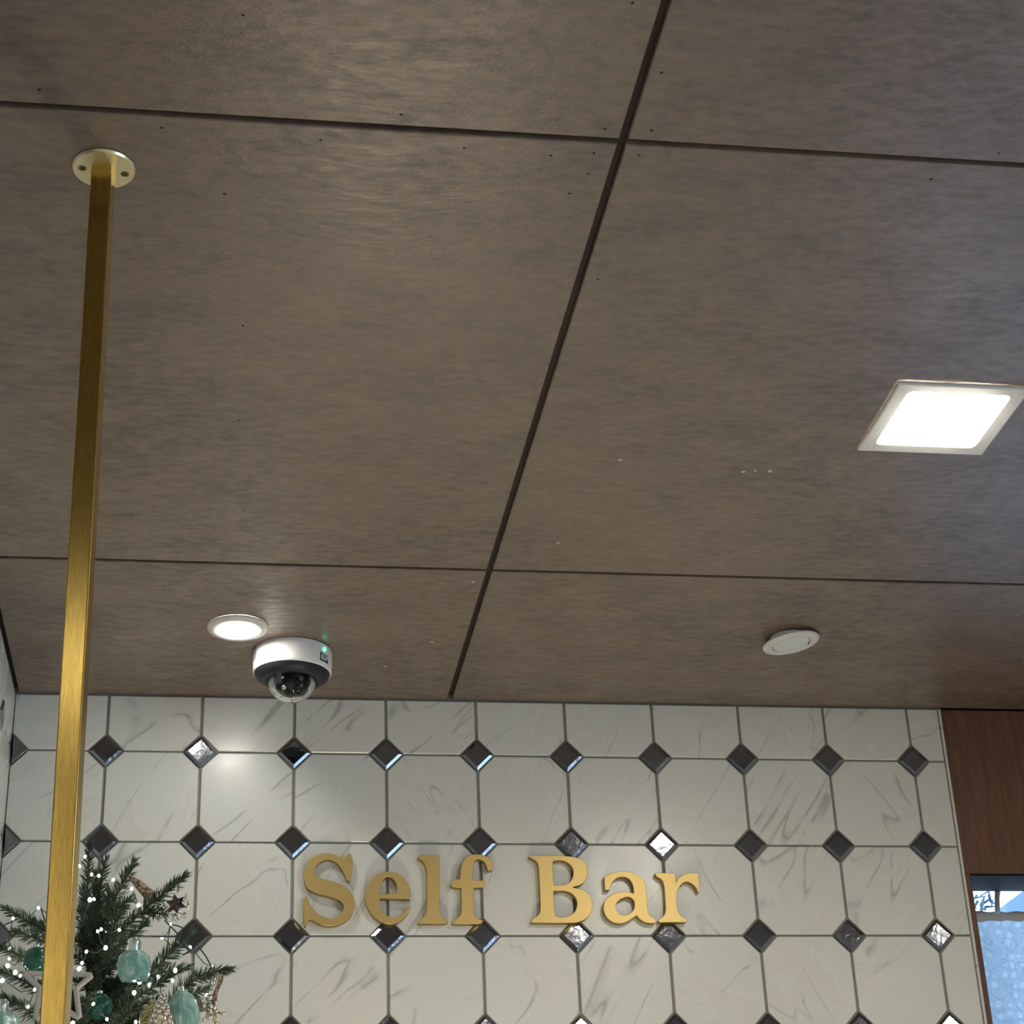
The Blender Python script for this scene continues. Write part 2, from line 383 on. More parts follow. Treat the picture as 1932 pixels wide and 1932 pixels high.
tilt = {(5, 1): aim(5, 1, (.93, -1.12, CEIL)), (6, 1): aim(6, 1, (1.12, -1.20, CEIL)), (5, 2): aim(5, 2, (1.0, -1.16, CEIL)), (9, 2): aim(9, 2, (1.99, -2.20, CEIL)),
        (1, 0): aim(1, 0, (.255, -.33, CEIL)), (5, 3): aim(5, 3, (1.1, -1.06, CEIL)), (9, 3): aim(9, 3, (2.12, -2.1, CEIL)), (4, 2): (-.4, .8), (8, 3): (.5, -1.0)}
for c in range(-1, 10):
    for r in range(0, ROWS):
        a, b = tilt.get((c, r), (rnd.uniform(-.7, .7), rnd.uniform(-.7, .7)))
        if c < 0: link('mirror_dot', hdR, M_mir, wall_back, (XL+.0005, .0, Z0-r*P))
        else: link('mirror_dot', dia, M_mir, wall_back, (c*P, 0, Z0-r*P), (rad(a), 0, rad(b)))
for c in range(0, 10):
    for r in range(0, ROWS):
        if c == 0: link('mirror_dot', hdL, M_mir, wall_left, (XL, -.0005, Z0-r*P), (0, 0, pi/2))
        else: link('mirror_dot', dia, M_mir, wall_left, (XL, -c*P, Z0-r*P), (rad(rnd.uniform(-.7, .7)), rad(0), pi/2+rad(rnd.uniform(-.7, .7))))
# pale edge strip closing the tiles
ZH = Z0-.194
struct('trim_1', slab([(XR-.003, 0), (XR+.001, 0), (XR+.001, CEIL-.001), (XR-.003, CEIL-.001)], .006, -.0006, .0008), M_tile)
# ------------------------------------------------------------------ wooden header, jamb, window to the right
XJ = 1.4235
header = struct('trim_2', slab([(XR+.0012, ZH), (RX1, ZH), (RX1, CEIL+.001), (XR+.0012, CEIL+.001)], .10, .006, .0015), M_wood)
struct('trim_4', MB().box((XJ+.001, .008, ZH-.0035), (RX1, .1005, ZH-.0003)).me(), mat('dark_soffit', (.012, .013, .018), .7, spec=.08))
struct('trim_3', slab([(XR+.0012, 0), (XJ, 0), (XJ, ZH-.0005), (XR+.0012, ZH-.0005)], .10, .004, .0015), M_wood)
struct('wall_under_window', MB().box((XJ+.0005, .02, 0), (RX1, .2, .9)).me(), M_wall)
struct('wall_over_window', MB().box((XR+.002, .101, ZH+.07), (RX1, .2, CEIL+.01)).me(), M_wood)
win = bpy.data.objects.new('window_1', None); COL.objects.link(win); win['kind'] = 'structure'; win.location = (XJ, .17, .9)
fr = MB(); x1w = 2.7
fr.box((XJ+.0005, .155, .9), (XJ+.03, .2, ZH+.07)); fr.box((XJ+.03, .155, .9), (x1w, .2, .96)); fr.box((x1w-.05, .155, .96), (x1w, .2, ZH+.07)); fr.box((2.05, .155, .96), (2.10, .2, ZH+.07))
for v in range(len(fr.v)): fr.v[v] = (fr.v[v][0]-XJ, fr.v[v][1]-.17, fr.v[v][2]-.9)
link('window_frame', fr.me(), M_bracket, win)
for a, b in ((XJ+.03, 2.05), (2.10, x1w-.05)):
    link('pane', MB().box((a-XJ, .005, .06), (b-XJ, .009, ZH+.068-.9)).me(), M_glass, win)
struct('wall_beside_window', MB().box((x1w, .02, .9), (RX1, .2, ZH)).me(), M_wall)
# net curtain on a rod
ZR = Z0-.2345
cur = thing('lace_curtain', 'pale blue lace curtain gathered on a rod in the window', 'curtain', (1.9, .125, ZR))
def sheet(x0, x1, z0, z1, y, amp, per, nx, nz, th=.0006):
    vs = []
    for s_ in (0, th):
        for k in range(nz+1):
            for i in range(nx+1):
                x = x0+(x1-x0)*i/nx; z = z0+(z1-z0)*k/nz
                vs.append((x, y+s_+amp*sin(x*2*pi/per)+.3*amp*sin(x*2*pi/(per*.43)+z*6), z))
    fs = []; n = (nx+1)*(nz+1)
    for k in range(nz):
        for i in range(nx):
            a = k*(nx+1)+i; fs.append((a, a+1, a+nx+2, a+nx+1))
    return mesh(vs[:n], fs, True, 80)
link('lace_panel', sheet(1.462-1.9, x1w-.03-1.9, 1.0-ZR, -.0075, 0, .003, .055, 260, 10), M_lace, cur)
# gathered heading: a flattened sleeve round the rod
vs = []; nx, nr = 170, 10
for i in range(nx+1):
    x = 1.462-1.9 + (x1w-.03-1.462)*i/nx; w = 1+.10*sin(x*190)+.06*sin(x*71)
    for k in range(nr): vs.append((x, .0055*w*cos(2*pi*k/nr), .0085*w*sin(2*pi*k/nr)))
fs = [(i*nr+k, i*nr+(k+1) % nr, (i+1)*nr+(k+1) % nr, (i+1)*nr+k) for i in range(nx) for k in range(nr)]
link('heading', mesh(vs, fs, True), M_band, cur)
# hook that carries the rod
hk = MB(); pa = [at(1905, 1668, .118), at(1899, 1659, .118), at(1888, 1661, .118), at(1883, 1672, .116), at(1881, 1695, .112), at(1882, 1722, .110)]
pa[0].z = max(pa[0].z, ZH-.001)
o = link('curtain_hook', MB().tube([p-pa[0] for p in pa], [.004, .0055, .006, .0055, .0045, .0045], 10).me(True), M_bracket, None, pa[0])
tag(o, 'grey curved hook holding the curtain rod under the dark wooden header', 'hook')
# outside: neighbouring roof slope and bare branches
q = [at(1899, 1704, 5.0), at(1940, 1674, 5.0), at(2100, 1640, 5.0), at(2100, 2300, 5.0), at(1899, 2300, 5.0)]
vs = [(p.x, 5.0, p.z) for p in q] + [(p.x, 6.5, p.z) for p in q]; n = 5
o = link('neighbour_roof', mesh(vs, [tuple(range(n)), tuple(range(2*n-1, n-1, -1))] + [(k, k+n, (k+1) % n+n, (k+1) % n) for k in range(n)]), M_roof)
tag(o, 'blue grey roof slope seen outside through the upper window pane', 'roof')
mb = MB(); root = at(1858, 1760, 3.0)
def twig(a, b, r): mb.tube([a, a.lerp(b, .5)+Vector((rnd.uniform(-.01, .01), rnd.uniform(-.05, .05), rnd.uniform(-.01, .01))), b], [r, r*.7, r*.4], 5)
for (a, b, r) in [((1858, 1760), (1852, 1708), .012), ((1852, 1708), (1840, 1694), .008), ((1852, 1708), (1868, 1697), .008), ((1868, 1697), (1850, 1690), .006), ((1868, 1697), (1880, 1706), .006),
                  ((1858, 1715), (1876, 1710), .007), ((1845, 1700), (1843, 1714), .006), ((1862, 1700), (1864, 1688), .005), ((1872, 1702), (1870, 1713), .005), ((1840, 1694), (1836, 1700), .005)]:
    twig(at(*a, 3.0)-root, at(*b, 3.0)-root, r)
twig(Vector((0, 0, 0)), Vector((.05, 0, -1.2)), .02)
tag(link('bare_branches', mb.me(True), M_bark_o, None, root), 'bare tree branches outside behind the left upper window pane', 'tree')

# ------------------------------------------------------------------ ceiling fittings
def rrect(w, r, n=5):
    return [(sx*(w-r)+r*cos(a0+pi/2*k/n), sy*(w-r)+r*sin(a0+pi/2*k/n)) for sx, sy, a0 in ((1, 1, 0), (-1, 1, pi/2), (-1, -1, pi), (1, -1, 3*pi/2)) for k in range(n+1)]
def square_light(x, y, label, group=None):
    t_ = thing('square_panel_light', label, 'ceiling light', (x, y, CEIL-.0002), (0, 0, 0), group)
    o_ = rrect(.084, .0015); i_ = rrect(.0655, .008); n = len(o_)
    rings = [[(p[0], p[1], 0) for p in o_], [(p[0], p[1], -.0035) for p in o_], [(p[0]*.975, p[1]*.975, -.0048) for p in o_],
             [(p[0]*1.01, p[1]*1.01, -.0040) for p in i_], [(p[0], p[1], -.0025) for p in i_]]
    vs = [v for r_ in rings for v in r_]; fs = [(a*n+k, a*n+(k+1) % n, (a+1)*n+(k+1) % n, (a+1)*n+k) for a in range(4) for k in range(n)]
    link('frame', mesh([(-v[0], v[1], v[2]) for v in vs], fs), M_frame, t_)
    vs = []; st = 5
    for a in range(st):
        s_ = 1-a/st; vs += [(p[0]*s_*.998, p[1]*s_*.998, -.0030-.0050*(1-s_**3)) for p in i_]
    vs.append((0, 0, -.0080)); fs = [(a*n+k, (a+1)*n+k, (a+1)*n+(k+1) % n, a*n+(k+1) % n) for a in range(st-1) for k in range(n)] + [((st-1)*n+k, st*n, (st-1)*n+(k+1) % n) for k in range(n)]
    link('diffuser', mesh(vs, fs, True), M_sq, t_); return t_
def round_light(x, y, label, lit=True, rot=(0, 0, 0), drop=0, group=None):
    t_ = thing('round_downlight', label, 'ceiling light', (x, y, CEIL-.0002-drop), rot, group)
    link('ring', MB().lathe([(.0445, 0), (.0455, -.002), (.0445, -.0042), (.040, -.0062), (.0315, -.0062), (.0300, -.0045)], 48, cap=False).me(True, 50), M_frame, t_)
    if lit: link('diffuser', MB().lathe([(.0302, -.0050), (.0285, -.0062), (.024, -.0070), (.016, -.0076), (.008, -.0079), (.0002, -.0080)], 48, cap=False).me(True), M_rd, t_)
    else:
        link('diffuser', MB().lathe([(.0292, -.0040), (.028, -.0052), (.015, -.0056), (.0002, -.0057)], 48, cap=False).me(True), M_off, t_)
        link('clip', MB().box((.0284, -.001, -.0064), (.0296, .005, -.004)).me(), M_ink, t_)
    return t_
square_light(1.064, -.984, 'large lit square panel light with white frame in the brown ceiling')
round_light(.2020, -.2845, 'small lit round downlight beside the dome camera')
round_light(1.0625, -.290, 'unlit white round downlight hanging slightly crooked in the ceiling', False, (rad(1.0), rad(-8.0), rad(0)), .0065)
link('housing', MB().lathe([(.030, .004), (.030, .016)], 32).me(True), M_white, bpy.data.objects['round_downlight.001'])
LAB = {(-1.15, -3.3): 'unseen panel light added left behind the viewpoint', (1.064, -2.95): 'unseen panel light added just right of the viewpoint', (-1.5, -4.7): 'unseen panel light added in the far left rear of the room', (1.064, -4.9): 'unseen panel light added in the middle rear of the room', (2.05, -2.0): 'panel light out of frame beyond the square one in view', (2.6, -3.9): 'unseen panel light added near the added window in the right wall'}
for x, y in ((-1.15, -3.3), (1.064, -2.95), (-1.5, -4.7), (1.064, -4.9), (2.05, -2.0), (2.6, -3.9)):
    square_light(x, y, LAB[(x, y)], 'panel lights behind the viewpoint')  # all but the one in the mirror dots are added to brighten the room

round_light(-.40, -2.62, 'round downlight behind the viewpoint, mirrored in the brass pole')
# dome camera
cx, cy = .2890, -.1915
dc = thing('dome_camera', 'white ceiling security camera with clear dome and green indicator', 'security camera', (cx, cy, CEIL-.0002), (rad(.5), rad(1.2), 0))
link('body', MB().lathe([(.0600, .0), (.0608, -.004), (.0612, -.020), (.0608, -.0345), (.0598, -.0372), (.0575, -.0378)], 64, cap=False).me(True, 60), M_white, dc)
link('black_ring', MB().lathe([(.0590, -.0368), (.0560, -.0430), (.0480, -.0485), (.0400, -.0500), (.0378, -.0485), (.0370, -.040)], 64, cap=False).me(True, 60), M_rim, dc)
R_ = .0378; prof = [(max(R_*cos(a), .0001), -.0450-R_*sin(a)) for a in [pi/2*k/16 for k in range(17)]]
link('dome', MB().lathe(prof, 48, cap=False).me(True), M_dome, dc)
link('liner', MB().lathe([(.0368, -.041), (.034, -.0445), (.001, -.0450)], 40, cap=False).me(True), M_dark, dc)
eye = link('camera_eye', MB().sphere((0, 0, 0), .0230, 32, 18).me(True), M_dark, dc, (.0060, -.002, -.0560), (rad(-62), 0, rad(22)))
link('lens_ring', MB().lathe([(.0125, -.0235), (.0125, -.016), (.0095, -.016), (.0095, -.0225)], 32, cap=False).me(True, 30), M_rim, eye)
link('lens', MB().lathe([(.0095, -.0205), (.007, -.0228), (.003, -.0238), (.0001, -.024)], 24, cap=False).me(True), M_lens, eye)
link('gimbal', MB().box((-.0285, -.004, -.020), (-.0245, .012, .002)).me(), M_grey, dc, (.000, .000, -.0455))
link('bracket_screw', MB().sphere((0, 0, 0), .0045, 12, 8).me(True), M_chrome, dc, (-.012, -.020, -.0665))
link('bracket_screw', MB().sphere((0, 0, 0), .0030, 12, 8).me(True), M_chrome, dc, (-.015, -.025, -.0520))
def patch(a0, a1, z0, z1, r, n=8):
    vs = [(r*cos(a0+(a1-a0)*k/n), r*sin(a0+(a1-a0)*k/n), z) for z in (z0, z1) for k in range(n+1)]
    vs += [((r-.0008)*cos(a0+(a1-a0)*k/n), (r-.0008)*sin(a0+(a1-a0)*k/n), z) for z in (z0, z1) for k in range(n+1)]
    m_ = n+1; fs = [(k, k+1, m_+k+1, m_+k) for k in range(n)]
    fs += [(k, 2*m_+k, 2*m_+k+1, k+1) for k in range(n)] + [(m_+k, m_+k+1, 3*m_+k+1, 3*m_+k) for k in range(n)] + [(0, m_, 3*m_, 2*m_), (n, 2*m_+n, 3*m_+n, m_+n)]
    return mesh(vs, fs, True, 50)
A1 = rad(-49)
lab = link('label', patch(A1, A1+rad(18), -.0305, -.0165, .0618), mat('pale_label', (.50, .52, .56), .4), dc); lab['label'] = 'small grey printed label'
for (da, db, z0, z1) in ((0, 2, -.022, -.0165), (4, 6, -.0195, -.0168), (7.5, 9, -.0215, -.0195), (11, 13, -.021, -.019), (8.5, 10.5, -.0245, -.0225), (0, 16, -.0305, -.0285), (13.5, 18, -.0305, -.0255), (0, 1, -.0285, -.022)):
    link('print', patch(A1+rad(da), A1+rad(db), z0, z1, .0621, 3), M_ink, lab)
link('vent_patch', patch(rad(180+4), rad(180+22), -.022, -.004, .0616), M_lab, dc)
link('indicator', MB().sphere((0, 0, 0), .0032, 14, 10).me(True), M_ledg, dc, (.0612*cos(A1+rad(9)), .0612*sin(A1+rad(9)), -.0095))

# ------------------------------------------------------------------ brass pole with ceiling flange
PX, PY = .0530, -1.4010
pole = thing('brass_pole', 'square brushed brass pole fixed to the ceiling by a round flange', 'pole', (PX, PY, 0))
pb = (.0645-PX, 0)                      # lower end leans a little to the right
def sq(x, y, z, h, r=.0012):
    return [(x+px_, y+py_, z) for px_, py_ in rrect(h, r, 3)]
TW = rad(-9)
bot, top = Vector((PX+.0325, PY, .002)), Vector((PX, PY, CEIL-.004))
vs = []
for c_ in (bot, top):
    for p in rrect(.0100, .0012, 3):
        vs.append((c_.x-PX+p[0]*cos(TW)-p[1]*sin(TW), c_.y-PY+p[0]*sin(TW)+p[1]*cos(TW), c_.z))
n = len(vs)//2
link('bar', mesh(vs, [(k, (k+1) % n, n+(k+1) % n, n+k) for k in range(n)] + [tuple(range(n))[::-1], tuple(range(n, 2*n))]), M_brass, pole)
fl = link('flange', MB().lathe([(.0302, 0), (.0308, -.0015), (.0296, -.0038), (.0002, -.0040)], 56, cap=False).me(True, 40), M_brass2, pole, (0, -.0005, CEIL-.0002))
for s_ in (-1, 1):
    a = rad(8); link('screw_hole', MB().lathe([(.0042, -.0041), (.0024, -.0040), (.0022, -.00405), (.0001, -.0041)], 18, cap=False).me(True), M_brass, fl, (s_*.0205*cos(a), s_*.0205*sin(a)+.001, -.0001))
    link('screw', MB().lathe([(.0026, -.0040), (.0022, -.0048), (.0001, -.0049)], 12, cap=False).me(True), M_brown, fl, (s_*.0205*cos(a), s_*.0205*sin(a)+.001, -.0001))
link('foot', MB().lathe([(.035, 0), (.035, .006), (.012, .007)], 40).me(True, 40), M_brass2, pole, (.0325, 0, 0))

# ------------------------------------------------------------------ gold letters
def smooth_path(pts, k, ox, oy, Y):
    """pts in zoomed pixels; a third value marks a corner; Catmull-Rom between corners"""
    n = len(pts); out = []
    for i in range(n):
        p0, p1, p2, p3 = (pts[(i+d) % n] for d in (-1, 0, 1, 2))
        a, b = Vector(p1[:2]), Vector(p2[:2])
        c1, c2 = len(p1) > 2, len(p2) > 2
        steps = 1 if (c1 and c2) else 5
        m1 = (b-a) if c1 else (b-Vector(p0[:2]))*.5
        m2 = (b-a) if c2 else (Vector(p3[:2])-a)*.5
        L = (b-a).length
        if m1.length > L*1.3: m1 = m1*(L*1.3/m1.length)
        if m2.length > L*1.3: m2 = m2*(L*1.3/m2.length)
        for s_ in range(steps):
            u = s_/steps; u2, u3 = u*u, u*u*u
            q = a*(2*u3-3*u2+1) + m1*(u3-2*u2+u) + b*(-2*u3+3*u2) + m2*(u3-u2)
            w = at(ox+q.x*k, oy+q.y*k, Y); out.append((w.x, w.z))
    return out
LT = .0125
def letter(loops, k, ox, oy, label):
    cu = bpy.data.curves.new('c', 'CURVE'); cu.dimensions = '2D'; cu.fill_mode = 'BOTH'
    paths = [smooth_path(l, k, ox, oy, -LT) for l in loops]
    X0 = sum(p[0] for p in paths[0])/len(paths[0]); Zb = min(p[1] for p in paths[0])
    for pa_ in paths:
        sp = cu.splines.new('POLY'); sp.points.add(len(pa_)-1); sp.use_cyclic_u = True
        for q, (x, z) in zip(sp.points, pa_): q.co = (x-X0, z-Zb, 0, 1)
    cu.extrude = LT/2-.0006; cu.bevel_depth = .0006; cu.bevel_resolution = 1; cu.offset = -.0004
    tmp = bpy.data.objects.new('tmp', cu); COL.objects.link(tmp)
    dg = bpy.context.evaluated_depsgraph_get(); me = bpy.data.meshes.new_from_object(tmp.evaluated_get(dg)); bpy.data.objects.remove(tmp)
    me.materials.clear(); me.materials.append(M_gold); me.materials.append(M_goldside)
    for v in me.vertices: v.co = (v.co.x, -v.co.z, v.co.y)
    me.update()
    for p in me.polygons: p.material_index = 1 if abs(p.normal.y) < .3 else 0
    o = link('letter', me, None, None, (X0, -LT/2-.0001, Zb))
    tag(o, label, 'letter', 'gold letters on the tiled wall')
C = 1
letter([[(1190, 110, C), (1240, 170), (1265, 260), (1268, 480), (1245, 620), (1212, 745, C), (1180, 748, C), (1140, 720), (1085, 590), (1000, 440), (900, 330), (800, 275), (690, 258), (560, 300), (460, 380), (415, 470), (410, 560), (440, 620), (520, 680), (650, 725), (850, 772), (1000, 822), (1130, 900), (1240, 1010), (1300, 1130), (1325, 1270), (1300, 1420), (1230, 1550), (1110, 1660), (960, 1735), (780, 1770), (620, 1760), (480, 1710), (370, 1645), (290, 1622, C), (250, 1660), (208, 1765, C), (172, 1780, C), (160, 1500), (165, 1250), (180, 1120), (210, 1090, C), (250, 1140), (310, 1290), (400, 1420), (500, 1510), (640, 1580), (790, 1610), (920, 1580), (1020, 1490), (1065, 1380), (1050, 1270), (970, 1190), (850, 1140), (700, 1090), (520, 1050), (360, 990), (240, 900), (180, 760), (160, 600), (190, 450), (270, 300), (400, 190), (560, 135), (720, 125), (880, 160), (990, 230), (1060, 246, C), (1120, 180)]],
       120/1449, 560, 1600, 'gold capital letter S, first of the sign letters')
letter([[(1510, 1068, C), (600, 1045, C), (580, 1100), (600, 1230), (660, 1400), (760, 1530), (880, 1610), (1030, 1640), (1200, 1590), (1350, 1460), (1495, 1275, C), (1535, 1320, C), (1460, 1480), (1330, 1640), (1150, 1770), (950, 1830), (720, 1800), (520, 1690), (350, 1530), (220, 1320), (155, 1080), (170, 830), (250, 600), (390, 410), (570, 290), (780, 235), (970, 245), (1150, 310), (1320, 440), (1450, 640), (1515, 850)],
        [(600, 915, C), (595, 790), (640, 600), (720, 450), (840, 385), (960, 430), (1060, 540), (1115, 700), (1115, 850), (1090, 915, C)]],
       120/1932, 680, 1630, 'gold small letter e between S and l')
letter([[(100, 215, C), (180, 172), (300, 165), (570, 175, C), (588, 300), (590, 600), (590, 1350), (620, 1520), (700, 1620), (785, 1680, C), (740, 1715, C), (110, 1720, C), (110, 1680, C), (200, 1610), (285, 1520), (310, 1380), (310, 600), (280, 420), (230, 320), (150, 258)]],
       160/1932, 780, 1600, 'gold small letter l between e and f')
letter([[(880, 1690, C), (950, 1640), (1050, 1560), (1095, 1430), (1095, 905, C), (900, 885), (850, 840), (880, 770), (960, 720), (1065, 710, C), (1075, 560), (1110, 380), (1180, 240), (1300, 165), (1450, 145), (1620, 170), (1740, 240), (1800, 310, C), (1790, 500, C), (1700, 515, C), (1660, 400), (1600, 300), (1500, 252), (1420, 270), (1370, 350), (1345, 480), (1345, 735, C), (1640, 745, C), (1635, 830), (1600, 900, C), (1370, 900, C), (1365, 1390), (1390, 1530), (1480, 1610), (1590, 1655, C), (1560, 1700), (1500, 1730, C), (900, 1728, C)]],
       160/1932, 780, 1600, 'gold small letter f ending the first word')
letter([[(95, 200, C), (160, 180), (800, 176), (1100, 200), (1280, 260), (1400, 380), (1435, 540), (1400, 700), (1290, 820), (1075, 893, C), (1330, 955), (1460, 1060), (1530, 1200), (1540, 1340), (1490, 1500), (1370, 1620), (1200, 1690), (1000, 1702), (150, 1697, C), (175, 1630), (260, 1570), (330, 1500), (362, 1380), (345, 900), (322, 450), (280, 320), (180, 240)],
        [(640, 300, C), (760, 275), (900, 290), (1030, 370), (1100, 480), (1110, 600), (1070, 720), (1000, 790), (900, 840), (660, 850, C), (640, 600)],
        [(650, 975, C), (900, 972), (1030, 1010), (1140, 1100), (1195, 1220), (1190, 1340), (1140, 1450), (1050, 1530), (900, 1575), (760, 1570), (690, 1510), (665, 1250)]],
       140/1690, 990, 1600, 'gold capital letter B starting the second word')
letter([[(165, 385, C), (400, 285), (640, 225), (870, 235), (1080, 290), (1260, 400), (1380, 540), (1425, 720), (1450, 950), (1465, 1250), (1510, 1500), (1600, 1620), (1722, 1705), (1715, 1780, C), (1600, 1800), (1430, 1770), (1270, 1690), (1150, 1560, C), (1080, 1600), (930, 1710), (750, 1790), (560, 1800), (370, 1730), (230, 1600), (150, 1420), (150, 1250), (210, 1090), (340, 970), (500, 890), (700, 850), (900, 860), (1060, 900, C), (1055, 760), (1010, 590), (920, 460), (800, 395), (680, 395), (540, 430), (430, 530), (360, 660), (320, 790, C), (190, 790, C), (175, 600)],
        [(700, 1050), (830, 1000), (950, 1010), (1050, 1090), (1090, 1220), (1070, 1350), (990, 1470), (850, 1550), (700, 1550), (590, 1480), (520, 1360), (525, 1220), (600, 1110)]],
       120/1932, 1130, 1630, 'gold small letter a catching the brightest light')
letter([[(260, 290, C), (300, 272), (840, 280, C), (866, 330), (885, 575, C), (960, 450), (1080, 355), (1250, 290), (1560, 275, C), (1590, 550), (1600, 850, C), (1560, 850, C), (1500, 720), (1410, 620), (1290, 550), (1170, 545), (1060, 610), (970, 740), (910, 870), (905, 1100), (930, 1350), (990, 1500), (1080, 1600), (1215, 1690), (1200, 1770, C), (380, 1770, C), (350, 1715, C), (480, 1620), (550, 1520), (580, 1400), (570, 1100), (540, 700), (500, 540), (420, 440), (300, 370)]],
       120/1932, 1220, 1630, 'gold small letter r ending the sign')

# ------------------------------------------------------------------ counter added out of view: carries the tree, bounces light up
CT = .95
cn = thing('added_counter', 'unseen pale-topped counter added along the tiled wall to bounce light up', 'counter', (.60, -.33, 0))
link('counter_top', slab([(-.74, 0), (.78, 0), (.78, .63), (-.74, .63)], .04, 0, .003).copy(), M_counter, cn, (0, -.31, CT), (-pi/2, 0, 0))
link('cabinet', MB().box((-.72, -.28, .08), (.76, .31, CT-.041)).me(), M_wood, cn)
link('plinth', MB().box((-.70, -.24, 0), (.74, .31, .08)).me(), M_back, cn)
for k in range(3):
    d_ = link('door', MB().box((-.715+k*.493, -.298, .10), (-.23+k*.493, -.2805, CT-.06)).me(), M_wood, cn)
    link('handle', MB().tube([(-.26+k*.493, -.2985, .55), (-.26+k*.493, -.325, .56), (-.26+k*.493, -.325, .70), (-.26+k*.493, -.2985, .71)], .005, 8).me(True), M_brass2, d_)
M_shade = mat('lamp_shade_cloth', (.80, .74, .62), .8); M_hot = mat('added_lamp_bulb', (1, 1, 1), .3, emit=(1, .88, .70), es=LAMP_TABLE)
def added_lamp(x, y, z, label):  # lamps added out of view to throw light up onto the ceiling
    t_ = thing('added_lamp', label, 'lamp', (x, y, z+.001))
    link('base', MB().lathe([(.06, 0), (.06, .012), (.012, .02), (.008, .03)], 32).me(True, 40), M_brass2, t_)
    link('stem', MB().tube([(0, 0, .02), (0, 0, .39)], .006, 10).me(True), M_brass2, t_)
    link('bulb', MB().sphere((0, 0, .425), .032, 20, 12).me(True), M_hot, t_)
    link('shade', MB().lathe([(.12, .33), (.078, .50), (.076, .50), (.118, .33)], 40, cap=False).me(True, 40), M_shade, t_)
    link('shade_ring', MB().tube([(.0, 0, .392), (.04, 0, .38), (.105, 0, .36)], .0015, 6).tube([(.0, 0, .392), (-.04, 0, .38), (-.105, 0, .36)], .0015, 6).me(True), M_brass2, t_)
    return t_
added_lamp(.44, -.44, CT, 'unseen brass table lamp added on the counter to light the ceiling')
tb = thing('round_table', 'small round table put in out of view under the second added lamp', 'table', (2.1, -2.3, 0))
link('table_top', MB().lathe([(.35, .72), (.36, .73), (.35, .75)], 48).me(True, 30), M_counter, tb)
link('leg', MB().tube([(0, 0, .02), (0, 0, .72)], .03, 16).me(True, 40), M_back, tb); link('foot', MB().lathe([(.24, 0), (.24, .012), (.03, .03)], 40).me(True, 40), M_back, tb)
added_lamp(2.1, -2.3, .7505, 'unseen brass table lamp added on the small round table to light the ceiling')
# ------------------------------------------------------------------ fir tree
K = 500/1932.
def zp(x, y, Y): return at(x*K, 1532+y*K, Y)
AX = Vector((.022, -.27))
tree = thing('fir_tree', 'decorated green fir tree with lights behind the brass pole', 'tree', (AX.x, AX.y, CT+.001))
T0 = Vector((AX.x, AX.y, CT+.001))
ztop = at(165, 1700, -.27).z
trunk = link('trunk', MB().tube([(0, 0, .02), (0, 0, .7), (.0, 0, ztop-.25-CT), (-.012, 0, ztop-CT)], [.022, .016, .009, .003], 10).me(True), M_twig, tree)
link('stand', MB().lathe([(.16, 0), (.16, .02), (.05, .05), (.04, .10)], 32).me(True, 40), M_brown, tree)
def twig_mesh(pts, nl=.0125, dens=1.0, tipn=10, wd=.0019):
    """stem path (world) and its needles"""
    pts = [Vector(p)-T0 for p in pts]
    # resample
    seg = [(pts[i+1]-pts[i]).length for i in range(len(pts)-1)]; tot = sum(seg)
    st = max(4, int(tot/.012)); path = []
    for k in range(st+1):
        s_ = tot*k/st; i = 0
        while i < len(seg)-1 and s_ > seg[i]: s_ -= seg[i]; i += 1
        path.append(pts[i].lerp(pts[i+1], min(1, s_/seg[i])))
    for _ in range(2): path = [path[0]] + [(path[i-1]+path[i]*2+path[i+1])/4 for i in range(1, len(path)-1)] + [path[-1]]
    stem = MB().tube(path, [.0022*(1-.6*k/st) for k in range(st+1)], 5)
    nb = MB(); step = .0015/dens; N = int(tot/step)
    for k in range(N):
        u = k/N*st; i = min(int(u), st-1); p = path[i].lerp(path[i+1], u-i); d = (path[i+1]-path[i]).normalized()
        q = d.orthogonal().normalized(); w = d.cross(q)
        f_ = k/N; near = max(0, (f_-.8)/.2)
        for _ in range(4 if f_ > .04 else 1):
            a = rnd.uniform(0, 2*pi); out = q*cos(a)+w*sin(a)
            out = (out + Vector((0, 0, .25))).normalized()
            el = rad(rnd.uniform(48, 66))*(1-.55*near); L = 1.32*nl*rnd.uniform(.75, 1.15)*(1-.25*near)
            dr = d*cos(el)+out*sin(el); sd = dr.cross(Vector((rnd.uniform(-1, 1), rnd.uniform(-1, 1), rnd.uniform(-1, 1)))).normalized()*wd*.5
            e = p+dr*L; m_ = p+dr*L*.55
            nb.add([p-sd*.5, p+sd*.5, m_+sd, e, m_-sd], [(0, 1, 2, 4), (4, 2, 3)])
    return stem.me(True), nb.me()
def branch(pts, **kw):
    a, b = twig_mesh(pts, **kw)
    o_ = link('branch', a, M_twig, tree); nd = link('needles', b, M_needle, o_); nd['kind'] = 'stuff'; return o_
def trunkpt(z): return Vector((AX.x, AX.y, z))
def br(pxs, Ys, conn=True, **kw):
    pts = [zp(x, y, Y) for (x, y), Y in zip(pxs, Ys)]
    if conn:
        a = pts[0]; z = min(a.z-.02, ztop-.01); pts = [trunkpt(z)] + pts
    return branch(pts, **kw)
br([(625, 720), (640, 480), (655, 235)], [-.275, -.275, -.28], nl=.0105)
br([(650, 800), (690, 600), (700, 440)], [-.26, -.25, -.25], nl=.012)
br([(740, 850), (790, 680), (800, 560)], [-.30, -.31, -.31], nl=.012)
br([(690, 900), (650, 760), (610, 560)], [-.29, -.31, -.32], nl=.012)
br([(760, 950), (840, 820), (900, 700)], [-.27, -.25, -.24], nl=.012)
br([(700, 700), (730, 520), (765, 350)], [-.29, -.30, -.31], nl=.0115)
